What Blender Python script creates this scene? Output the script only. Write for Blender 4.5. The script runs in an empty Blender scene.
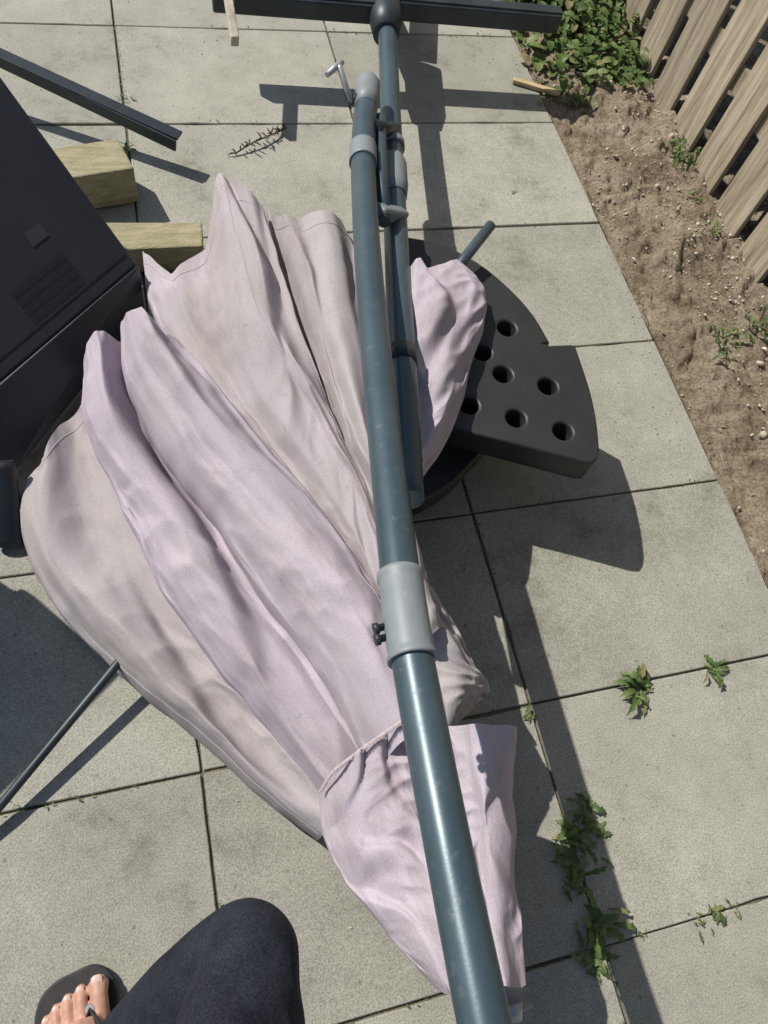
import bpy, bmesh, math, random
from mathutils import Matrix, Euler, Vector, noise
random.seed(4)
scene=bpy.context.scene
# ---------------------------------------------------------------- camera
F=750.9; CAM=Vector((-1.154,-2.2022,1.347)); ROT=Euler((0.4692,-0.1622,-0.2241),'XYZ')
RM=ROT.to_matrix()
# plan position (metres) of a surveyed point whose real height above the slabs is h
def W(u,v,h=0.0):
    d=RM@Vector(((u-384)/F,-(v-512)/F,-1)); t=(h-CAM.z)/d.z
    return CAM+d*t
cd=bpy.data.cameras.new("Camera"); co=bpy.data.objects.new("Camera",cd); scene.collection.objects.link(co)
co.matrix_world=Matrix.Translation(CAM)@RM.to_4x4()
cd.sensor_fit='VERTICAL'; cd.sensor_height=24; cd.lens=F/1024*24; cd.clip_start=.02; cd.clip_end=600
scene.camera=co
# ---------------------------------------------------------------- materials
def mat(name,base,rough=.6,metal=0,spec=.5):
    m=bpy.data.materials.new(name); m.use_nodes=True
    b=m.node_tree.nodes["Principled BSDF"]
    b.inputs["Base Color"].default_value=(*base,1); b.inputs["Roughness"].default_value=rough
    b.inputs["Metallic"].default_value=metal; b.inputs["Specular IOR Level"].default_value=spec
    return m,m.node_tree,b
def N(nt,t,**k):
    n=nt.nodes.new(t)
    for a,v in k.items():
        if a in n.inputs: n.inputs[a].default_value=v
        else: setattr(n,a,v)
    return n
def ramp(nt,src,stops):
    r=nt.nodes.new("ShaderNodeValToRGB"); e=r.color_ramp.elements
    while len(e)<len(stops): e.new(.5)
    for i,(p,c) in enumerate(stops): e[i].position=p; e[i].color=(*c,1)
    nt.links.new(src,r.inputs[0]); return r.outputs[0]
def coords(nt,scale=(1,1,1)):
    tc=nt.nodes.new("ShaderNodeTexCoord"); mp=nt.nodes.new("ShaderNodeMapping"); mp.inputs["Scale"].default_value=scale
    nt.links.new(tc.outputs["Object"],mp.inputs[0]); return mp.outputs[0]
def nz(nt,co,scale,detail=3,rough=.6):
    n=N(nt,"ShaderNodeTexNoise",Scale=scale,Detail=detail,Roughness=rough); nt.links.new(co,n.inputs["Vector"]); return n.outputs["Fac"]
def mix(nt,f,a,b,mode='MIX'):
    n=nt.nodes.new("ShaderNodeMix"); n.data_type='RGBA'; n.blend_type=mode
    for s,i in ((f,0),(a,6),(b,7)):
        if hasattr(s,'links'): nt.links.new(s,n.inputs[i])
        else: n.inputs[i].default_value=s if i==0 else (*s,1)
    return n.outputs[2]
def bump(nt,b,h,strength=.3,dist=.01,prev=None):
    n=N(nt,"ShaderNodeBump",Strength=strength,Distance=dist); nt.links.new(h,n.inputs["Height"])
    if prev: nt.links.new(prev,n.inputs["Normal"])
    nt.links.new(n.outputs[0],b.inputs["Normal"]); return n.outputs[0]
def noisy(name,c1,c2,scale=8,rough=.6,metal=0,b1=60,bs=.2,bd=.002,scl=(1,1,1),spec=.5):
    m,nt,b=mat(name,c1,rough,metal,spec); co=coords(nt,scl)
    c=ramp(nt,nz(nt,co,scale,4,.65),[(.3,c1),(.7,c2)]); nt.links.new(c,b.inputs["Base Color"])
    bump(nt,b,nz(nt,co,b1,2),bs,bd); return m
# paving
mp_,nt,b=mat("concrete_paving",(.35,.35,.33),.9,0,.25)
cc=coords(nt)
geo=nt.nodes.new("ShaderNodeNewGeometry")
tile=ramp(nt,geo.outputs["Random Per Island"],[(0,(.30,.296,.258)),(.5,(.335,.333,.292)),(1,(.375,.370,.325))])
st=ramp(nt,nz(nt,cc,4.5,8,.78),[(.33,(.60,.585,.53)),(.45,(.90,.895,.865)),(.66,(1.12,1.11,1.08))])
c=mix(nt,1.0,tile,st,'MULTIPLY')
fine=ramp(nt,nz(nt,cc,360,2,.8),[(.35,(.58,.58,.56)),(.5,(1,1,1)),(.66,(1.38,1.38,1.35))])
c=mix(nt,.75,c,fine,'MULTIPLY')
vor=N(nt,"ShaderNodeTexVoronoi",Scale=26.0); nt.links.new(cc,vor.inputs["Vector"])
spk=ramp(nt,vor.outputs["Distance"],[(0.03,(.38,.33,.26)),(.11,(1,1,1))])
c=mix(nt,.6,c,spk,'MULTIPLY')
nt.links.new(c,b.inputs["Base Color"])
bump(nt,b,nz(nt,cc,260,3,.7),.4,.002)
jm=noisy("joint_sand_moss",(.06,.065,.035),(.20,.17,.12),14,.95,0,90,.8,.01)
# soil
sm,nt,b=mat("sandy_soil",(.4,.3,.2),.95,0,.15); cc=coords(nt)
c=ramp(nt,nz(nt,cc,6,8,.8),[(.34,(.17,.125,.08)),(.48,(.40,.325,.23)),(.66,(.56,.475,.36))])
f2=ramp(nt,nz(nt,cc,130,3,.8),[(.32,(.42,.39,.36)),(.52,(1,1,1)),(.72,(1.4,1.36,1.3))])
nt.links.new(mix(nt,.95,c,f2,'MULTIPLY'),b.inputs["Base Color"])
bump(nt,b,nz(nt,cc,60,7,.85),1.0,.018)
stone_m=noisy("stone",(.33,.28,.21),(.58,.52,.44),30,.85,0,150,.4,.002)
# weathered wood fence
fm,nt,b=mat("weathered_fence_wood",(.3,.25,.18),.85,0,.2); cc=coords(nt,(14,14,.9))
geo=nt.nodes.new("ShaderNodeNewGeometry")
c=ramp(nt,nz(nt,cc,4,6,.7),[(.28,(.15,.125,.09)),(.5,(.35,.30,.225)),(.72,(.50,.445,.36))])
t=ramp(nt,geo.outputs["Random Per Island"],[(0,(.72,.74,.70)),(1,(1.15,1.1,1.05))])
nt.links.new(mix(nt,1.0,c,t,'MULTIPLY'),b.inputs["Base Color"]); bump(nt,b,nz(nt,cc,8,5,.7),.7,.005)
wm=noisy("treated_pine",(.25,.225,.12),(.43,.385,.25),6,.85,0,30,.6,.005,(3,14,14))
stickm=noisy("pale_wood",(.42,.32,.16),(.58,.46,.26),10,.8)
# metals / plastics
def dusty(name,c1,c2,dust,rough,metal,sc=9,lo=.55,hi=.75,amt=1.0,mul=4.5):
    m,nt,b=mat(name,c1,rough,metal); cc=coords(nt)
    c=ramp(nt,nz(nt,cc,sc,4,.65),[(.3,c1),(.65,c2)])
    d=ramp(nt,nz(nt,cc,sc*mul,7,.8),[(lo,(0,0,0)),(hi,(amt,)*3)])
    nt.links.new(mix(nt,d,c,dust),b.inputs["Base Color"])
    r=ramp(nt,d,[(0,(rough,)*3),(1,(.85,)*3)]); nt.links.new(r,b.inputs["Roughness"])
    bump(nt,b,nz(nt,cc,260,2),.08,.001); return m
polem=dusty("anthracite_blue_coated_aluminium",(.048,.078,.095),(.066,.098,.117),(.20,.22,.22),.36,.25,9,.56,.82,.6,7)
darkm=dusty("dark_coated_steel",(.018,.026,.032),(.036,.046,.054),(.12,.12,.11),.45,.2,9,.58,.8,.5)
greym=dusty("grey_plastic",(.17,.195,.205),(.22,.245,.255),(.38,.38,.36),.5,0,12,.56,.8,.6)
silverm=noisy("galvanised_metal",(.36,.38,.39),(.5,.52,.52),20,.4,.5,200,.1,.001)
blackm=dusty("black_moulded_plastic",(.016,.017,.018),(.026,.027,.027),(.16,.155,.14),.5,0,8,.60,.76,.6,16)
tvm=dusty("black_matt_casing",(.012,.014,.020),(.020,.023,.030),(.06,.06,.06),.5,0,5,.6,.8,.4)
tvg=noisy("casing_groove",(.004,.004,.005),(.008,.008,.009),5,.8)
labelm=noisy("grey_label",(.022,.024,.028),(.032,.034,.037),9,.7)
leafm,nt,b=mat("weed_leaf",(.07,.13,.03),.5,0,.4); geo=nt.nodes.new("ShaderNodeNewGeometry")
c=ramp(nt,geo.outputs["Random Per Island"],[(0,(.06,.11,.03)),(.5,(.12,.19,.055)),(.85,(.19,.24,.085)),(1,(.30,.24,.12))]); nt.links.new(c,b.inputs["Base Color"])
tr=nt.nodes.new("ShaderNodeBsdfTranslucent"); nt.links.new(c,tr.inputs[0]); ms=nt.nodes.new("ShaderNodeMixShader"); ms.inputs[0].default_value=.3
out=nt.nodes["Material Output"]; nt.links.new(b.outputs[0],ms.inputs[1]); nt.links.new(tr.outputs[0],ms.inputs[2]); nt.links.new(ms.outputs[0],out.inputs[0])
deadm=noisy("dry_twig",(.07,.045,.03),(.14,.10,.07),30,.9)
litm,nt,b=mat("dry_leaf_litter",(.2,.13,.07),.9); geo=nt.nodes.new("ShaderNodeNewGeometry")
c=ramp(nt,geo.outputs["Random Per Island"],[(0,(.10,.06,.035)),(.5,(.24,.15,.08)),(.85,(.40,.31,.20)),(1,(.62,.60,.55))]); nt.links.new(c,b.inputs["Base Color"])
jeansm,nt,b=mat("dark_denim",(.02,.024,.035),.85,0,.2); cc=coords(nt)
c=ramp(nt,nz(nt,cc,14,5,.7),[(.3,(.008,.009,.014)),(.7,(.024,.027,.036))])
f2=ramp(nt,nz(nt,cc,500,2,.8),[(.35,(.5,.5,.55)),(.65,(1.6,1.6,1.65))]); nt.links.new(mix(nt,1.0,c,f2,'MULTIPLY'),b.inputs["Base Color"])
bump(nt,b,nz(nt,cc,40,4),.5,.006)
skinm,nt,b=mat("skin",(.5,.27,.19),.5,0,.4); cc=coords(nt)
c=ramp(nt,nz(nt,cc,28,5),[(.3,(.38,.19,.13)),(.7,(.54,.33,.24))]); nt.links.new(c,b.inputs["Base Color"]); bump(nt,b,nz(nt,cc,220,4),.25,.001)
nailm=mat("toenail",(.60,.42,.36),.3)[0]
flipm=noisy("flip_flop_rubber",(.012,.012,.013),(.028,.028,.028),30,.7,0,300,.3,.001)
# canopy fabric
cm,nt,b=mat("faded_lilac_polyester",(.5,.45,.5),.95,0,.03); cc=coords(nt)
at=nt.nodes.new("ShaderNodeAttribute"); at.attribute_name="tone"
add=nt.nodes.new("ShaderNodeMath"); add.operation='MULTIPLY_ADD'; nt.links.new(nz(nt,cc,3.0,4,.6),add.inputs[0]); add.inputs[1].default_value=1.2; nt.links.new(at.outputs["Fac"],add.inputs[2])
c=ramp(nt,add.outputs[0],[(.40,(.525,.462,.54)),(.78,(.51,.457,.505)),(1.15,(.455,.418,.425))])
uvd=nt.nodes.new("ShaderNodeAttribute"); uvd.attribute_name="lay"
mpp=nt.nodes.new("ShaderNodeMapping"); mpp.inputs["Scale"].default_value=(7,2.2,1); nt.links.new(uvd.outputs["Vector"],mpp.inputs[0])
dirt=ramp(nt,nz(nt,mpp.outputs[0],.9,7,.7),[(.30,(.74,.71,.67)),(.47,(.95,.94,.93)),(.62,(1.03,1.03,1.03))]); c=mix(nt,1.0,c,dirt,'MULTIPLY')
spot=ramp(nt,nz(nt,cc,26,5,.7),[(.64,(1,1,1)),(.74,(.74,.70,.66))]); c=mix(nt,.8,c,spot,'MULTIPLY')
weave=ramp(nt,nz(nt,cc,520,1,.5),[(.35,(.90,.90,.90)),(.65,(1.08,1.08,1.08))]); c=mix(nt,1.0,c,weave,'MULTIPLY')
nt.links.new(c,b.inputs["Base Color"])
p=bump(nt,b,nz(nt,cc,700,1),.3,.001); bump(nt,b,nz(nt,mpp.outputs[0],2.4,5,.6),.16,.008,p)
tr=nt.nodes.new("ShaderNodeBsdfTranslucent"); nt.links.new(c,tr.inputs[0])
ms=nt.nodes.new("ShaderNodeMixShader"); ms.inputs[0].default_value=.15
out=nt.nodes["Material Output"]; nt.links.new(b.outputs[0],ms.inputs[1]); nt.links.new(tr.outputs[0],ms.inputs[2]); nt.links.new(ms.outputs[0],out.inputs[0])
threadm=noisy("stitching",(.35,.28,.27),(.6,.52,.55),200,.9)
seamm=noisy("seam_thread",(.36,.31,.34),(.45,.39,.42),200,.9)
# ---------------------------------------------------------------- mesh helpers
def obj(name,verts,faces,m=None,smooth=False,parent=None):
    me=bpy.data.meshes.new(name); me.from_pydata([tuple(v) for v in verts],[],faces); me.update()
    if smooth:
        for p in me.polygons: p.use_smooth=True
    if m: me.materials.append(m)
    o=bpy.data.objects.new(name,me); scene.collection.objects.link(o)
    if parent: o.parent=parent
    return o
def empty(name,loc=(0,0,0)):
    e=bpy.data.objects.new(name,None); e.empty_display_size=.1; scene.collection.objects.link(e); return e
def cat(P,n):
    out=[]; k=len(P)-1
    Q=[P[0]*2-P[1]]+list(P)+[P[-1]*2-P[-2]]
    for i in range(n):
        x=i/(n-1)*k; j=min(int(x),k-1); t=x-j; a,b_,c_,d=Q[j:j+4]
        out.append(.5*((2*b_)+(c_-a)*t+(2*a-5*b_+4*c_-d)*t*t+(3*b_-a-3*c_+d)*t**3))
    return out
def tubegeo(P,R,seg=20,caps=True,flat=1.0):
    V=[];Fc=[];n=len(P); up=None
    for i,p in enumerate(P):
        d=(P[min(i+1,n-1)]-P[max(i-1,0)]).normalized()
        if up is None: up=Vector((0,0,1)) if abs(d.z)<.9 else Vector((1,0,0))
        s=d.cross(up).normalized(); up=s.cross(d).normalized()
        r=R[i] if hasattr(R,'__len__') else R
        for k in range(seg):
            a=2*math.pi*k/seg; V.append(p+s*math.cos(a)*r+up*math.sin(a)*r*flat)
    for i in range(n-1):
        for k in range(seg): Fc.append((i*seg+k,i*seg+(k+1)%seg,(i+1)*seg+(k+1)%seg,(i+1)*seg+k))
    if caps: Fc.append(tuple(range(seg))[::-1]); Fc.append(tuple((n-1)*seg+k for k in range(seg)))
    return V,Fc
def tube(name,P,R,m,parent=None,seg=20,n=None,flat=1.0):
    if n:
        if hasattr(R,'__len__'):
            RR=[v.x for v in cat([Vector((r,0,0)) for r in R],n)]
        else: RR=R
        P=cat(P,n); R=RR
    V,Fc=tubegeo(P,R,seg,True,flat); o=obj(name,V,Fc,m,True,parent)
    for p in o.data.polygons:
        if len(p.vertices)>4: p.use_smooth=False
    return o
def merge(parts):
    V=[];Fc=[]
    for v,f in parts:
        k=len(V); V+=v; Fc+=[tuple(i+k for i in q) for q in f]
    return V,Fc
def boxgeo(o,x,y,z):
    V=[o+x*a+y*b_+z*c_ for a in(-1,1) for b_ in(-1,1) for c_ in(-1,1)]
    return V,[(0,1,3,2),(4,6,7,5),(0,4,5,1),(2,3,7,6),(0,2,6,4),(1,5,7,3)]
def bevel(o,w=.003,s=2):
    bm=o.modifiers.new("bevel","BEVEL"); bm.width=w; bm.segments=s; bm.limit_method='ANGLE'; return o
def beam(name,a,b_,w,h,m,parent=None,bw=.003):
    d=(b_-a); L=d.length/2; d.normalize(); s=d.cross(Vector((0,0,1))).normalized(); u=s.cross(d)
    V,Fc=boxgeo((a+b_)/2,d*L,s*w/2,u*h/2); return bevel(obj(name,V,Fc,m,False,parent),bw)
# ---------------------------------------------------------------- ground & paving
g=obj("ground",[(-150,-150,-.035),(150,-150,-.035),(150,150,-.035),(-150,150,-.035)],[(0,1,2,3)],sm)
obj("joint_bed",[(-5.4,-4.8,-.006),(-.004,-4.8,-.006),(-.004,2.0,-.006),(-5.4,2.0,-.006)],[(0,1,2,3)],jm)
bm=bmesh.new()
TX,TY=.6,.4016
for i in range(-9,0):
    for j in range(-5,12):
        gx=.0026+random.uniform(-.0009,.0009); gy=.0022+random.uniform(-.0009,.0009)
        x0=i*TX+gx; x1=(i+1)*TX-gx; y0=-(j+1)*TY+gy; y1=-j*TY-gy
        dz=random.uniform(-.0012,.0012); tx=random.uniform(-.0012,.0012); ty=random.uniform(-.0012,.0012)
        ring=[]
        cs=[(x0,y0),(x1,y0),(x1,y1),(x0,y1)]
        for e in range(4):
            (ax,ay),(bx,by)=cs[e],cs[(e+1)%4]; K=14
            for q in range(K):
                t=q/K; x=ax+(bx-ax)*t; y=ay+(by-ay)*t
                w_=.0008*noise.noise(Vector((x*45,y*45,i+j*3.3)))+(-.002 if noise.noise(Vector((x*25,y*25,7)))>.40 else 0)
                nx_,ny_=((0,-1),(1,0),(0,1),(-1,0))[e]
                ring.append((x+nx_*w_,y+ny_*w_))
        top=[bm.verts.new((x,y,dz+tx*(x-x0)/TX+ty*(y-y0)/TY)) for x,y in ring]; bot=[bm.verts.new((x,y,-.045)) for x,y in ring]
        bm.faces.new(top); n_=len(top)
        for k in range(n_): bm.faces.new((top[k],bot[k],bot[(k+1)%n_],top[(k+1)%n_]))
me=bpy.data.meshes.new("patio_paving"); bm.to_mesh(me); bm.free(); me.materials.append(mp_)
pv=bpy.data.objects.new("patio_paving",me); scene.collection.objects.link(pv)
bevel(pv,.0016,1).modifiers[0].angle_limit=math.radians(60)
# soil strip
def soilz(x,y): 
    return -.014+.018*min(1,x/.1)+.03*(x/.6)+ .030*noise.fractal(Vector((x*5,y*5,0)),.8,2.1,6)*min(1,x/.06)
V=[];Fc=[];nx,ny=110,620
for j in range(ny):
    for i in range(nx):
        y=-4.0+j/(ny-1)*5.2; x0=.001-.018*max(0,noise.noise(Vector((y*7,2,0)))+.15*noise.noise(Vector((y*40,2,0))))
        x=x0+i/(nx-1)*.62
        z=soilz(max(x,0),y)+.014*noise.noise(Vector((x*36,y*36,3)))*min(1,max(0,x)/.03)+.007*noise.noise(Vector((x*90,y*90,3)))
        if x<.012: z=.0015+.003*noise.noise(Vector((x*120,y*120,3))) if x0<-.002 else -.006
        if i==0: z=-.004
        V.append((x,y,z))
for j in range(ny-1):
    for i in range(nx-1): a=j*nx+i; Fc.append((a,a+1,a+nx+1,a+nx))
obj("soil_bed",V,Fc,sm,True)
def pebble(c,r):
    bm=bmesh.new(); bmesh.ops.create_icosphere(bm,subdivisions=1,radius=r)
    s=Vector((random.uniform(.7,1.3),random.uniform(.6,1.2),random.uniform(.4,.8))); sd=random.random()*99
    e=Euler((random.random(),random.random(),random.random()*6)).to_matrix()
    vs=[c+e@Vector((v.co.x*s.x,v.co.y*s.y,v.co.z*s.z))*(1+.35*noise.noise(v.co*60+Vector((sd,0,0)))) for v in bm.verts]
    fs=[tuple(v.index for v in f.verts) for f in bm.faces]; bm.free(); return vs,fs
parts=[]
for k in range(3800):
    x=random.random()**.8*.50+.01; y=random.uniform(-2.6,.6)
    if noise.noise(Vector((x*6,y*4,9)))<random.uniform(-.5,.3): continue
    r=random.choice([.0018,.002,.0022,.0025,.003,.003,.0035,.004,.005])*random.uniform(.8,1.3)
    if random.random()<.05: r*=2.0
    parts.append(pebble(Vector((x,y,soilz(x,y)+r*.3+.002)),r))
for k in range(380):
    x=-abs(random.gauss(0,.06)) if k<210 else -random.random()*1.6; y=random.uniform(-2.6,.2); r=random.uniform(.0008,.0022)
    parts.append(pebble(Vector((x,y,r*.4+.001)),r))
V,Fc=merge(parts); obj("gravel",V,Fc,stone_m,True)
# ---------------------------------------------------------------- fence
fe=empty("wooden_fence")
def fx(y): return .395+.035*y
parts=[];y=-3.9
while y<1.9:
    for lay,off in ((0,0),(1,.085)):
        yy=y+off; x=fx(yy)+(0 if lay==0 else .075); lean=random.uniform(-.003,.003)
        c=Vector((x+lean,yy,.9+random.uniform(-.01,.02)))
        parts.append(boxgeo(c,Vector((.008,random.uniform(-.0006,.0006),0)),Vector((random.uniform(-.002,.002),.060 if lay==0 else .052,0)),Vector((lean*.5,random.uniform(-.003,.003),.9))))
    y+=.17
V,Fc=merge(parts); bevel(obj("boards",V,Fc,fm,False,fe),.003)
parts=[boxgeo(Vector((fx(-1)+.0375,-1.0,z)),Vector((.028,0,0)),Vector((.035*2.9,2.9,0)),Vector((0,0,.035))) for z in (.25,.95,1.6)]
V,Fc=merge(parts); bevel(obj("rails",V,Fc,fm,False,fe),.003)
# ---------------------------------------------------------------- parasol
par=empty("cantilever_parasol")
seams=[]
def loft(rails,nt=210,ns=84,th=.035,rip=.006,seed=0,tone=0.,freq=4,phi=1.9,a=.5,ncr=5,lin=False,seam=(),hem=False,crd=.016,pl=(3,.018)):
    RR=[cat([W(*p) for p in r],nt) for r in rails]
    rnd=random.Random(seed*17+3)
    cr=[]
    for k in range(ncr):
        s0=rnd.uniform(.08,.92); cr.append((s0,s0+rnd.uniform(-.45,.45),rnd.uniform(-.2,.6),rnd.uniform(.4,1.2),rnd.uniform(.5,1.)*crd*rnd.choice((1,1,-.7)),rnd.uniform(.03,.07),rnd.uniform(0,50)))
    V=[];Fc=[];LV=[]
    for t in range(nt):
        tt=t/(nt-1); row=[r[t] for r in RR]; wid=min(1.,(row[-1]-row[0]).length/.16)
        for s in range(ns):
            ph=(s/(ns-1)*2-1)*phi; sn=math.sin(ph); cs=math.cos(ph)
            x=.5+.5*math.copysign(abs(sn)**.85,sn)
            k=len(row)-1; xx=min(max(x,0),1)*k; j=min(int(xx),k-1); f=xx-j
            if k==1 or lin: p=row[j].lerp(row[j+1],f)
            else:
                Q=[row[0]*2-row[1]]+row+[row[-1]*2-row[-2]]; A,B,C_,D=Q[j:j+4]
                p=.5*((2*B)+(C_-A)*f+(2*A-5*B+4*C_-D)*f*f+(3*B-A-3*C_+D)*f**3)
            z=th*(math.copysign(abs(cs)**a,cs)-1)
            q=(s/(ns-1))
            n1=noise.noise(Vector((q*freq+.6*noise.noise(Vector((tt*2.5,seed,5))),tt*1.8,seed*7.3)))
            n2=noise.noise(Vector((q*freq*2.3+tt*1.1,tt*3.6,seed*3.1+20)))
            z+=rip*(2.0*(1-abs(n1)*2.4)-1.0+1.1*n2)
            # pleats: slow rise, soft ridge, steep fall
            phs=x*pl[0]+1.0*noise.noise(Vector((tt*1.7,seed*2.7,1)))+.6*noise.noise(Vector((tt*3.0,x*2.0,seed*1.9)))+seed*.37
            fr=phs-math.floor(phs); am=.15+1.7*abs(noise.noise(Vector((math.floor(phs)*3.7,tt*2.0,seed+.5))))*1.6
            hgt=(math.sin(fr/.70*math.pi/2) if fr<.70 else .5+.5*math.cos((fr-.70)/.30*math.pi))
            z+=pl[1]*wid*(am*hgt-.5)
            for s0,s1,t0,t1,dp,wd,sd in cr:
                m=max(0,min(1,(tt-t0)/.15))*max(0,min(1,(t1-tt)/.15))
                if m>0:
                    sc=s0+(s1-s0)*tt+.05*noise.noise(Vector((tt*4,sd,0))); m=m*m*(3-2*m)
                    z-=dp*wid*m*math.exp(-((q-sc)**2+.00008)**.5/wd)
            # loose diagonal crumples, patchy
            gate=max(0,noise.noise(Vector((q*2.2,tt*2.5,seed+33)))+.15)
            cz=noise.noise(Vector((q*4+tt*5,tt*8-q*2,seed))); c2=noise.noise(Vector((q*9-tt*7,tt*12+q*3,seed+4)))
            z+=(.010*(.5-abs(cz)*2)+.0045*(.5-abs(c2)*2))*min(1,gate*2.2)
            sh=Vector((noise.noise(p*6+Vector((seed,0,0))),noise.noise(p*6+Vector((0,seed,9))),0))*.008+Vector((noise.noise(p*22+Vector((seed,0,0))),noise.noise(p*22+Vector((0,seed,9))),0))*.003
            v=p+sh+Vector((0,0,z)); v.z=max(v.z,.004); V.append(v); LV.append((q+seed*3.1,tt*1.0+seed,seed*.7))
    for t in range(nt-1):
        for s in range(ns-1): k=t*ns+s; Fc.append((k,k+1,k+ns+1,k+ns))
    up=Vector((0,0,.0002))
    for sf,ta,tb in seam:
        i=int(sf*(ns-1)); seams.append(tubegeo([V[t*ns+i]+up for t in range(int(ta*nt),int(tb*nt)-1)],.0008,5))
    if hem:
        i=7; seams.append(tubegeo([V[i*ns+s]+up for s in range(9,ns-9)],.0008,5))
    return V,Fc,tone,LV
L=[]
L.append(loft([[(60,450,.05),(70,560,.05),(160,670,.05),(260,765,.06),(350,850,.10),(450,960,.16)],
 [(170,330,.10),(240,430,.12),(300,560,.14),(360,680,.15),(420,800,.18),(480,960,.20)],
 [(330,240,.14),(370,330,.18),(400,450,.20),(430,600,.20),(455,780,.20),(505,960,.20)]],th=.08,rip=.006,seed=1,tone=.1,nt=100))
L.append(loft([[(36,464,.07),(14,503,.055),(26,560,.045),(70,625,.045),(136,688,.065),(203,742,.085),(266,796,.10),(320,840,.10)],
 [(44,450,.115),(40,500,.11),(56,556,.10),(100,618,.11),(160,680,.12),(222,733,.13),(280,782,.14),(330,826,.14)],
 [(60,425,.10),(74,480,.09),(96,540,.09),(140,605,.10),(195,664,.11),(250,718,.12),(300,765,.13),(344,808,.13)],
 [(80,402,.12),(105,450,.125),(140,520,.13),(190,600,.14),(240,670,.15),(290,730,.15),(335,780,.14),(360,820,.12)]],th=.035,seed=2,tone=.62,hem=True,seam=((.26,0.02,1),),crd=.010,pl=(1.8,.016)))
L.append(loft([[(80,362,.14),(80,405,.15),(100,455,.15),(124,510,.15),(160,580,.16),(214,658,.17),(276,738,.17),(333,808,.16)],
 [(92,336,.19),(100,385,.20),(124,440,.20),(155,500,.19),(195,570,.20),(246,650,.21),(300,725,.21),(348,790,.20)],
 [(112,334,.18),(124,385,.15),(160,450,.13),(200,510,.15),(240,580,.18),(288,650,.19),(335,720,.20),(368,780,.19)],
 [(128,345,.13),(150,395,.10),(195,450,.12),(235,510,.14),(275,580,.16),(320,650,.18),(358,720,.19),(385,770,.18)]],th=.035,seed=3,tone=0.,pl=(1.7,.020)))
L.append(loft([[(139,240,.13),(148,285,.14),(166,330,.16),(208,390,.18),(268,460,.19),(328,535,.20),(370,600,.21),(400,680,.22)],
 [(172,268,.17),(184,305,.19),(205,350,.20),(245,410,.22),(298,478,.23),(350,548,.24),(384,612,.24),(408,690,.25)],
 [(203,246,.20),(214,295,.23),(234,345,.25),(270,405,.26),(322,478,.26),(364,548,.27),(390,615,.27),(412,690,.26)],
 [(218,174,.22),(236,240,.26),(252,300,.28),(280,360,.27),(318,425,.26),(354,490,.27),(386,568,.28),(415,660,.28)],
 [(238,186,.23),(254,240,.27),(268,298,.28),(292,360,.28),(326,420,.28),(360,488,.28),(390,570,.28),(420,665,.28)],
 [(266,218,.20),(280,264,.22),(298,322,.23),(322,385,.24),(352,445,.25),(382,515,.25),(402,595,.25),(430,680,.25)]],th=.03,seed=4,tone=.4,freq=5,ns=120,lin=True,hem=True,seam=((.56,.03,.9),),ncr=5,pl=(2.4,.020)))
L.append(loft([[(268,203,.20),(284,260,.22),(304,330,.23),(334,400,.25),(364,480,.27),(385,550,.28),(402,620,.28)],
 [(285,215,.25),(300,270,.27),(322,340,.27),(348,415,.28),(374,490,.29),(394,560,.30),(412,630,.30)],
 [(318,219,.26),(335,280,.29),(353,350,.31),(370,430,.32),(388,510,.33),(405,580,.33),(425,640,.32)],
 [(354,226,.25),(376,280,.27),(390,350,.29),(398,430,.30),(410,500,.31),(425,560,.31),(445,620,.30)]],th=.035,rip=.008,seed=5,tone=.5,hem=True,ncr=5,pl=(2.0,.018)))
L.append(loft([[(115,322,.21),(120,365,.21),(150,428,.21),(202,500,.21),(254,572,.22),(302,642,.23),(344,712,.24),(376,770,.24)],
 [(130,313,.26),(146,355,.26),(186,415,.26),(236,485,.27),(288,552,.28),(333,618,.29),(368,685,.30),(398,745,.30)],
 [(142,312,.26),(170,352,.27),(220,412,.28),(272,480,.29),(322,545,.30),(362,608,.31),(394,672,.31),(420,735,.31)],
 [(154,320,.21),(190,350,.22),(248,410,.23),(300,472,.24),(346,534,.25),(384,594,.26),(412,654,.27),(435,720,.28)]],th=.045,seed=6,tone=.1,seam=((.72,.05,.95),),pl=(1.3,.016)))
L.append(loft([[(400,275,.27),(398,320,.29),(398,370,.29),(400,420,.29),(404,455,.29),(410,482,.27)],
 [(425,262,.29),(440,300,.31),(442,355,.31),(432,410,.31),(422,448,.30),(415,480,.27)],
 [(462,256,.26),(484,284,.26),(484,320,.27),(471,375,.27),(450,428,.27),(422,470,.26)]],nt=110,th=.04,seed=8,tone=.05,freq=3,ncr=3,pl=(1.2,.014)))
L.append(loft([[(375,560,.24),(390,620,.25),(402,680,.26),(425,742,.26)],
 [(420,580,.27),(436,625,.28),(450,680,.28),(442,735,.27)],
 [(432,585,.25),(463,637,.24),(484,672,.235),(497,690,.23),(477,708,.235),(455,728,.25)]],nt=100,th=.02,rip=.005,seed=9,tone=.5,freq=3,ncr=2,crd=.008,pl=(1.1,.010)))
L.append(loft([[(320,792,.19),(325,838,.19),(350,886,.21),(390,932,.25),(445,992,.30)],
 [(345,763,.25),(362,815,.25),(386,866,.27),(420,918,.30),(458,996,.33)],
 [(376,740,.28),(396,792,.28),(420,855,.29),(448,920,.33),(474,1000,.34)],
 [(408,722,.30),(432,790,.30),(448,850,.32),(468,920,.33),(490,1000,.32)]],nt=130,th=.035,rip=.007,seed=10,tone=0.05,freq=4,seam=((.63,.02,.98),),pl=(2.2,.015)))
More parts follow.
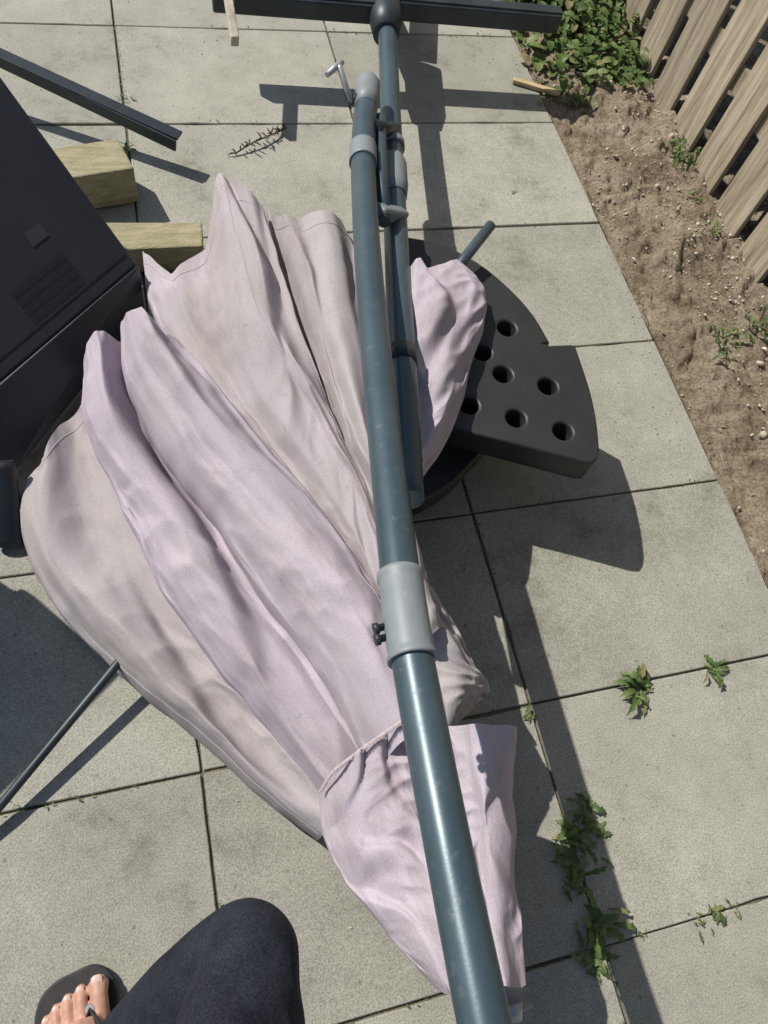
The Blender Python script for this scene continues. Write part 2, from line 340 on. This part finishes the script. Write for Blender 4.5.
L.append(loft([[(436,726,.26),(446,790,.27),(458,850,.28),(468,920,.30),(485,1000,.31)],
 [(462,724,.29),(472,790,.28),(480,850,.29),(488,920,.31),(498,998,.32)],
 [(478,722,.31),(486,790,.31),(494,850,.31),(502,920,.31),(510,996,.32)],
 [(518,723,.29),(517,790,.28),(521,850,.28),(527,920,.28),(530,986,.28)]],nt=130,th=.035,rip=.005,seed=11,tone=0.05,freq=3,ncr=3,crd=.012,pl=(1.7,.014)))
V=[];Fc=[];tn=[];lay=[]
for v,f,t,lv in L:
    k=len(V); V+=v; Fc+=[tuple(i+k for i in q) for q in f]; tn+=[t]*len(v); lay+=[c_ for q in lv for c_ in q]
can=obj("canopy",V,Fc,cm,True,par)
at_=can.data.attributes.new("tone","FLOAT","POINT"); at_.data.foreach_set("value",tn)
at2=can.data.attributes.new("lay","FLOAT_VECTOR","POINT"); at2.data.foreach_set("vector",lay)
V,Fc=merge(seams); obj("canopy_seams",V,Fc,seamm,True,par)
hp=cat([W(320,792,.196),W(333,772,.24),W(352,757,.272),W(378,738,.30),W(404,720,.325)],80)
parts=[]
for i in range(0,79):
    a=hp[i]; d=(hp[i+1]-hp[i]).normalized(); s=d.cross(Vector((0,0,1)))
    parts.append(tubegeo([a-s*.003,a+s*random.uniform(.002,.006)+Vector((0,0,.002))],[.0014,.0007],6))
V,Fc=merge(parts); obj("hem_stitching",V,Fc,threadm,True,par)
# main curved arm
arm=[W(368,85,.27),W(363,150,.30),W(366,230,.35),W(373,320,.40),(W(383,420,.455)),W(394,520,.50),W(405,612,.53),W(422,710,.55),W(443,820,.575),W(463,920,.59),W(486,1030,.605),W(505,1110,.615)]
tube("main_arm",arm,[.0255,.025,.0245,.0245,.0243,.0243,.0243,.0243,.0235,.0235,.0235,.0235],polem,par,32,90)
A=cat(arm,400)
def near(u,v):
    best=None
    for i,p in enumerate(A):
        q=RM.transposed()@(p-CAM); y=512-F*q.y/-q.z
        d=(y-v)**2
        if best is None or d<best[0]: best=(d,i)
    return best[1]
i0,i1=near(0,575),near(0,662)
S=A[i0:i1+1]; n=len(S)
tube("sleeve_joint",S,[.0270+(.0018 if (k<3 or k>n-4) else 0) for k in range(n)],greym,par,32)
sd=(W(380,628,.53)-W(403,622,.53)).normalized()
for k in range(2):
    c_=A[(i0*38+i1*62)//100+ (k*4-2)]
    tube("sleeve_bolt_%d"%(k+1),[c_+sd*.02,c_+sd*.034,c_+sd*.0345,c_+sd*.040],[.0045,.0045,.007,.007],darkm,par,12)
i0,i1=near(0,147),near(0,163); S=A[i0:i1+1]
tube("upper_collar",S,.0285,greym,par,24)
d0=(A[0]-A[8]).normalized()
tube("arm_end_cap",[A[0]+d0*.026,A[0]+d0*.018,A[0],A[8],A[14]],[.012,.022,.0285,.0285,.026],greym,par,24)
# mast below the arm
mast=[W(386,-6,.17),W(390,100,.20),W(394,190,.235),W(399,300,.30),W(404,400,.345),W(408,500,.375)]
tube("mast",mast,.0245,polem,par,24,40)
M=cat(mast,300)
tube("mast_bracket",[M[100],M[104],M[118],M[124]],[.026,.031,.031,.027],greym,par,24)
tube("mast_ring",[M[88],M[92]],[.029,.029],greym,par,24)
tube("mast_ring_low",[W(401,352,.325),W(401.5,366,.33)],[.028,.028],darkm,par,24)
tube("link_strut",[W(380,118,.27),W(381,170,.29),W(384,222,.31)],[.013,.013,.013],polem,par,16)
beam("link_clamp",W(378,212,.32),W(402,216,.26),.03,.03,greym,par,.006)
tube("link_pin",[W(374,128,.29),W(394,130,.22)],[.017,.017],darkm,par,16)
# crank
tube("crank_boss",[W(372,104,.27),W(354,100,.28),W(348,100,.28)],[.02,.014,.009],darkm,par,18)
tube("crank_rod",[W(352,102,.28),W(347,90,.30),W(340,68,.33),W(338,64,.33)],[.0062]*4,silverm,par,12)
tube("crank_handle",[W(342,62,.33),W(336,67,.33),W(327,75,.325)],[.006,.007,.006],silverm,par,12)
# cross foot and hub
tube("mast_hub",[W(386,35,.18),W(386,20,.18),W(386,-20,.17)],[.034,.045,.045],darkm,par,24)
for nm,a,b_ in (("cross_beam",W(558,20,.18),W(395,6,.18)),("cross_beam_far",W(376,10,.18),W(212,-3,.18))):
    beam(nm,a,b_,.055,.05,darkm,par,.006)
    beam(nm+"_rib",a+Vector((0,-.004,.026)),b_+Vector((0,-.004,.026)),.03,.008,darkm,par,.002)
beam("cross_arm",W(386,-25,.17),W(402,-190,.17),.055,.05,darkm,par,.006)
beam("cross_leg",W(386,10,.16),W(386,10,.0)+Vector((0,.03,0)),.05,.05,darkm,par,.006)
beam("beam_end_plate",W(225,-22,.225),W(235,42,.18),.020,.03,stone_m,par,.003)
tube("canopy_rib",[W(440,292,.21),W(465,258,.235),W(491,225,.25)],[.0115]*3,polem,par,14)
tube("canopy_rib_low",[W(170,600,.03),W(150,622,.05),W(114,668,.065),(W(0,806,.03)),W(-60,872,.012)],[.0075]*5,darkm,par,12)
tube("arm_tip_fitting",[W(478,1006,.54),W(505,1003,.53),W(530,998,.52)],[.012,.014,.008],greym,par,16,None,.6)
tube("arm_tip_lug",[W(508,1004,.53),W(512,1022,.53)],[.014,.010],silverm,par,14)
# ---------------------------------------------------------------- base weights
def plate(name,px,h,th,holes=(),rad=.02):
    def sp(cu,pts):
        s=cu.splines.new('POLY'); s.points.add(len(pts)-1); s.use_cyclic_u=True
        for q,p in zip(s.points,pts): q.co=(p.x,p.y,0,1)
    def mk(nm,hl,z,t,bev):
        cu=bpy.data.curves.new(nm,'CURVE'); cu.dimensions='2D'; cu.fill_mode='BOTH'; cu.extrude=t/2-bev; cu.bevel_depth=bev; cu.bevel_resolution=2; cu.offset=-bev
        sp(cu,[W(u,v,h) for u,v in px])
        for (u,v) in hl:
            c=W(u,v,h); sp(cu,[c+Vector((math.cos(2*math.pi*k/24),math.sin(2*math.pi*k/24),0))*(rad) for k in range(24)])
        o=bpy.data.objects.new(nm,cu); scene.collection.objects.link(o)
        dg=bpy.context.evaluated_depsgraph_get(); me=bpy.data.meshes.new_from_object(o.evaluated_get(dg)); bpy.data.objects.remove(o)
        r=bpy.data.objects.new(nm,me); scene.collection.objects.link(r); r.location=(0,0,z)
        me.materials.clear(); me.materials.append(blackm); return r
    e=empty(name)
    a=mk("shell",holes,h-th/2,th,.005); a.parent=e
    if holes:
        b_=mk("underside",(),h-th+.004,.010,.002); b_.parent=e
    return e
def arc(pts,n):
    return [(v.x,v.y) for v in cat([Vector((*p,0)) for p in pts],n)]
plate("parasol_base_weight",[(480,304),(512,304),(517,309),(521,320),(528,322),(542,343),(550,345),(572,344)]+arc([(576,346),(590,388),(597,420),(600,450)],10)+[(598,458),(594,463),(586,463),(520,445),(455,428),(430,400),(440,330)],.235,.060,
   [(507,328),(503,374),(548,386),(516,418),(563,431),(469,405),(482,352)],.019)
plate("parasol_base_weight",arc([(405,236),(440,243),(478,262),(510,288),(534,315),(550,342)],16)+[(500,352),(440,340),(400,310)],.195,.062,[(455,275)],.02)
plate("parasol_base_weight",[(400,330),(530,330),(535,390),(482,452)]+arc([(476,458),(450,485),(412,507)],6)+[(395,430)],.125,.06)
plate("parasol_base_weight",[(392,350),(520,350),(520,395),(470,450),(430,490),(395,480)],.062,.06)
# ---------------------------------------------------------------- television leaning at the left
tv=empty("flat_screen_television")
q1=W(138,265,.14); qa=W(0,75,.36); qb=W(0,383,.14)
dx=(qb-q1).normalized(); dy=(qa-q1).normalized(); nn=dy.cross(dx).normalized()
if nn.dot(CAM-q1)<0: nn=-nn
wd=.95; ht=(qa-q1).length+.04
def quadbox(name,o,x,y,z,m,bw=.006):
    V=[o,o+x,o+x+y,o+y,o+z,o+x+z,o+x+y+z,o+y+z]
    return bevel(obj(name,V,[(0,1,2,3),(7,6,5,4),(0,4,5,1),(1,5,6,2),(2,6,7,3),(3,7,4,0)],m,False,tv),bw,3)
quadbox("screen_back",q1-nn*.035,dx*wd,dy*ht,nn*.035,tvm)
up_=[q1+nn*.010,q1+dx*.40+nn*.010,q1+dx*wd+nn*.010]
dn_=[W(146,309,.05),W(20,466,.05),W(20,466,.05)+dx*.5+Vector((-.05,.03,0))]
V=up_+dn_+[v-nn*.05 for v in up_]+[v-nn*.06 for v in dn_]
bevel(obj("lower_housing",V,[(0,1,4,3),(1,2,5,4),(6,9,10,7),(7,10,11,8),(0,6,7,1),(1,7,8,2),(3,4,10,9),(4,5,11,10),(0,3,9,6),(2,8,11,5)],tvm,False,tv),.006,3)
parts=[]
for r_ in range(4):
    for k in range(22):
        o_=q1+dx*(.12+k*.0062+.0)+dy*(.045+r_*.018)+nn*.0005
        parts.append(boxgeo(o_,dx*.0017,dy*.0065,nn*.0006))
V,Fc=merge(parts); obj("vent_slots",V,Fc,tvg,False,tv)
V,Fc=boxgeo(q1+dx*.14+dy*.155+nn*.0005,dx*.02,dy*.014,nn*.0008); obj("rating_label",V,Fc,labelm,False,tv)
V,Fc=boxgeo(q1+dx*.2+dy*.03+nn*.0005,dx*.19,dy*.0012,nn*.0006); obj("casing_seam",V,Fc,tvg,False,tv)
tube("stand_leg",[W(-4,462,.12),W(4,505,.07),W(10,545,.01)],[.03,.028,.026],tvm,tv,16,12,.5)
sb=empty("added_shadow_box"); c0=Vector((-1.63,-1.52,0)); e1=Vector((-.77,-.64,0)); e2=Vector((-.64,.77,0))  # unseen box, added out of view to cast the shadow on the left slabs
def sbx(name,o,x,y,z0,z1,m):
    V=[o+Vector((0,0,z)) +d for z in(z0,z1) for d in (Vector((0,0,0)),x,x+y,y)]
    return bevel(obj(name,V,[(3,2,1,0),(4,5,6,7),(0,1,5,4),(1,2,6,5),(2,3,7,6),(3,0,4,7)],m,False,sb),.008,3)
sbx("shadow_box_body",c0+e1*.01+e2*.01,e1*.43,e2*.20,.003,.43,tvm); sbx("shadow_box_lid",c0,e1*.45,e2*.22,.432,.47,darkm)
# ---------------------------------------------------------------- loose bits
mb=empty("metal_beam")
beam("upper_flange",W(-60,26,.15),W(180,136,.08),.03,.006,darkm,mb,.001)
beam("side_flange",W(-62,32,.135),W(176,146,.065),.006,.03,darkm,mb,.001)
def block(name,c4,h,th):
    P=[W(u,v,h) for u,v in c4]; V=P+[p-Vector((0,0,th)) for p in P]
    return bevel(obj(name,V,[(0,1,2,3),(7,6,5,4),(0,4,5,1),(1,5,6,2),(2,6,7,3),(3,7,4,0)],wm),.004)
block("wooden_post",[(118,138),(134,168),(70,178),(40,150)],.10,.095)
block("wooden_post",[(202,222),(203,246),(118,250),(104,222)],.075,.07)
beam("wood_stick",W(513,80,.008),W(560,94,.008),.018,.012,stickm,None,.002)
parts=[]
tw=cat([W(236,153,.006),W(252,143,.015),W(268,136,.015),W(285,129,.008)],12); parts.append(tubegeo(tw,.0022,6))
for k in range(34):
    a=random.choice(tw); d=Vector((random.uniform(-1,1),random.uniform(-1,1),random.uniform(-.1,.5))).normalized()*random.uniform(.008,.026)
    parts.append(tubegeo([a,a+d*.5+Vector((0,0,.003)),a+d],[.0013,.0024,.0006],5))
V,Fc=merge(parts); obj("dry_twig",V,Fc,deadm,True)
# weeds
def leaf(base,dirv,L_,w,curl,up,segs=6,lob=0):
    V=[];Fc=[]; s=dirv.cross(Vector((0,0,1))).normalized()
    for i in range(segs+1):
        t=i/segs; c=base+dirv*L_*t+Vector((0,0,1))*(up*math.sin(t*2.4)*L_-curl*t*t*L_)
        c.z=max(c.z,.003+.004*t)
        ww=w*math.sin(math.pi*min(1,t*.93+.06))**.7*(1+(lob*math.sin(i*2.9)))
        V+= [c-s*ww+Vector((0,0,ww*.35)),c,c+s*ww+Vector((0,0,ww*.35))]
    for i in range(segs):
        a=i*3; Fc+=[(a,a+1,a+4,a+3),(a+1,a+2,a+5,a+4)]
    return V,Fc
def weed(c,n,size,name="weed",wr=.13,z=0,up=.4,spread=0,lob=.35):
    parts=[]
    for k in range(n):
        a=random.random()*6.283; L_=size*random.uniform(.35,1.15)
        d=Vector((math.cos(a),math.sin(a),0)); o=c+Vector((random.gauss(0,1)*spread,random.gauss(0,1)*spread,0))
        parts.append(leaf(o,d,L_,L_*wr*random.uniform(.6,1.3),random.uniform(0,.3),up*random.uniform(.2,1.8),7,lob))
    V,Fc=merge(parts); return obj(name,V,Fc,leafm,True)
weed(W(638,690),28,.046,spread=.009)
weed(W(711,670),20,.030,spread=.007)
weed(W(577,845),44,.038,spread=.018); weed(W(584,808),16,.028,spread=.010); weed(W(572,876),22,.032,spread=.012); weed(W(597,828),12,.028,spread=.008)
weed(W(596,930),30,.042,spread=.013); weed(W(588,962),16,.030,spread=.010)
weed(W(716,914),12,.026,spread=.012); weed(W(697,922),8,.016,spread=.010); weed(W(642,935),8,.010,spread=.004); weed(W(735,908),8,.014,spread=.006)
weed(W(527,716),14,.018,spread=.005); weed(W(514,193),6,.012); weed(W(126,150),14,.024,spread=.008); weed(W(20,812),8,.012,spread=.008); weed(W(124,100),8,.016,spread=.01)
for (u,v,n_,s_) in ((548,100,10,.03),(575,104,22,.045),(590,90,16,.04),(676,168,24,.038),(697,240,14,.03),(732,345,20,.036),(718,355,10,.028),(757,330,14,.038),(668,158,16,.038),(690,205,10,.03)):
    p=W(u,v); weed(Vector((p.x,p.y,soilz(max(p.x,.01),p.y))),n_,s_,spread=.018,up=.7)
parts=[]
for k in range(1900):
    x=min(.37,abs(random.gauss(.2,.10))); y=random.gauss(.13,.21)
    if y<-.28: y=-.14
    z=soilz(x,y)+random.random()**1.6*.15*(.3+.7*max(0,1-abs(y-.22)/.45))
    a=random.random()*6.283; d=Vector((math.cos(a),math.sin(a),random.uniform(-.4,.5))).normalized(); L_=random.uniform(.014,.040)
    parts.append(leaf(Vector((x,y,z)),d,L_,L_*.40,random.uniform(0,.5),.1,4,.2))
V,Fc=merge(parts); obj("ivy",V,Fc,leafm,True)
parts=[]
for k in range(1500):
    if random.random()<.5: i=random.choice([-1,-2,-3]); x=i*TX+random.gauss(0,.0025); y=random.uniform(-2.6,.2)
    else: j=random.randint(0,6); x=random.uniform(-2.2,0); y=-j*TY+random.gauss(0,.002)
    if noise.noise(Vector((x*3,y*3,1)))<.02: continue
    a=random.random()*6.28; L_=random.uniform(.003,.007)
    parts.append(leaf(Vector((x,y,-.004)),Vector((math.cos(a),math.sin(a),.5)),L_,L_*.25,0,.5,3,0))
V,Fc=merge(parts); obj("joint_moss",V,Fc,leafm,True)
parts=[]
for k in range(260):
    if k<190: x=random.random()*.36+.01; y=random.uniform(-2.5,.3); z=soilz(x,y)+.006
    else: x=-random.random()**1.5*1.6; y=random.uniform(-2.5,.2); z=.002
    a=random.random()*6.28; L_=random.uniform(.003,.012) if k<190 else random.uniform(.002,.006)
    v,f=leaf(Vector((x,y,0)),Vector((math.cos(a),math.sin(a),0)),L_,L_*random.uniform(.08,.4),0,.15,3,.2)
    parts.append(([p+Vector((0,0,z)) for p in v],f))
V,Fc=merge(parts); obj("leaf_litter",V,Fc,litm,True)
# ---------------------------------------------------------------- person (leg and foot in flip-flop)
pe=empty("person")
def remesh(o,vs,sm_it=8):
    r=o.modifiers.new("r","REMESH"); r.mode='VOXEL'; r.voxel_size=vs; r.use_smooth_shade=True
    s=o.modifiers.new("s","SMOOTH"); s.iterations=sm_it; s.factor=.5; return o
ank=W(105,1090,.10); knee=W(247,936,.45); hip=W(208,1330,.60)
leg=cat([ank,ank.lerp(knee,.35)+Vector((-.005,0,0)),ank.lerp(knee,.75),knee+Vector((-.0,-.01,-.005)),knee.lerp(hip,.25),knee.lerp(hip,.6),hip],80)
rad=[v.x for v in cat([Vector((r,0,0)) for r in (.050,.055,.052,.044,.056,.074,.088)],80)]
V,Fc=tubegeo(leg,rad,72)
V2=[]
for v in V:
    r_=(1-abs(noise.noise(Vector((v.x*16+v.z*6,v.y*12,v.z*20))))*2.2)
    V2.append(v+Vector((noise.noise(v*9),noise.noise(v*9+Vector((5,0,0))),noise.noise(v*9+Vector((0,7,0)))))*.006+Vector((.3,.1,1))*.008*r_)
jo=obj("trouser_leg",V2,Fc,jeansm,True,pe); remesh(jo,.004,3)
fw=(W(72,975,0)-W(80,1060,0)); fw.z=0; fw.normalize(); rt=Vector((fw.y,-fw.x,0))
fo=W(79,1030,.02); fo.z=0
def FP(x,y,z): return fo+rt*x+fw*y+Vector((0,0,z))
parts=[tubegeo([FP(0,-.19,.045),FP(0,-.15,.05),FP(0,-.09,.052),FP(0,-.03,.042),FP(-.001,.01,.034)],[.03,.034,.037,.042,.040],24,True,.75)]
toes=[(.033,.012,.060,.0130),(.009,.016,.055,.0092),(-.009,.012,.049,.0086),(-.025,.005,.041,.0082),(-.039,-.004,.031,.0078)]
for x,y,e_,r_ in toes:
    parts.append(tubegeo([FP(x*.8,y-.045,.034),FP(x,y,.034),FP(x,(y+e_)/2,.033),FP(x,e_-.01,.026),FP(x,e_,.024)],[r_*1.1,r_*.98,r_*.94,r_*1.14,r_*.5],14))
V,Fc=merge(parts); ft=obj("foot",V,Fc,skinm,True,pe); remesh(ft,.0022,5)
parts=[]
for x,y,e_,r_ in toes:
    n_=FP(x,e_-.008,.026+r_*.93); parts.append(tubegeo([n_-fw*r_*.6,n_-fw*r_*.3,n_,n_+fw*r_*.5,n_+fw*r_*.7],[r_*.3,r_*.62,r_*.66,r_*.6,r_*.3],10,True,.25))
V,Fc=merge(parts); obj("toenails",V,Fc,nailm,True,pe)
out_=[(0,.073),(.025,.075),(.046,.062),(.055,.035),(.053,0),(.046,-.05),(.042,-.11),(.04,-.16),(.028,-.195),(0,-.205),(-.028,-.195),(-.04,-.16),(-.043,-.11),(-.05,-.05),(-.057,0),(-.057,.03),(-.046,.055),(-.025,.068)]
oc=cat([Vector((x,y,0)) for x,y in out_+[out_[0]]],72)[:-1]; n=len(oc)
V=[FP(p.x,p.y,.003) for p in oc]+[FP(p.x,p.y,.019) for p in oc]; Fc=[tuple(range(n))[::-1],tuple(range(n,2*n))]+[(i,(i+1)%n,(i+1)%n+n,i+n) for i in range(n)]
bevel(obj("flip_flop_sole",V,Fc,flipm,False,pe),.003)
tp=FP(.021,.026,.02)
tube("strap_stud",[FP(.021,.022,.040),FP(.021,.022,.0455)],[.007,.006],silverm,pe,16)
for s_,nm in ((1,"strap_inner"),(-1,"strap_outer")):
    tube(nm,[tp,FP(.021,.020,.042),FP(.021+s_*.018,-.014,.060 if s_>0 else .056),FP(s_*.046,-.065,.045),FP(s_*.045,-.09,.018)],[.004,.006,.011,.011,.010],flipm,pe,14,24,.35)
# ---------------------------------------------------------------- light
sd=Vector((.73,-.68,0)).normalized(); el=math.radians(47)
dirv=Vector((sd.x*math.cos(el),sd.y*math.cos(el),-math.sin(el)))
sl=bpy.data.lights.new("Sun","SUN"); sl.energy=5.0; sl.angle=math.radians(.5); sl.color=(1,.955,.88)
so=bpy.data.objects.new("Sun",sl); scene.collection.objects.link(so); so.rotation_euler=dirv.to_track_quat('-Z','Y').to_euler(); so.location=(-3,3,5)
w=bpy.data.worlds.new("World"); scene.world=w; w.use_nodes=True; nt=w.node_tree
sk=nt.nodes.new("ShaderNodeTexSky"); sk.sky_type='NISHITA'; sk.sun_disc=False; sk.sun_elevation=el; sk.sun_rotation=math.atan2(-sd.x,-sd.y)
nt.links.new(sk.outputs[0],nt.nodes["Background"].inputs[0]); nt.nodes["Background"].inputs[1].default_value=.085
scene.view_settings.view_transform='Standard'; scene.view_settings.look='None'; scene.view_settings.exposure=0
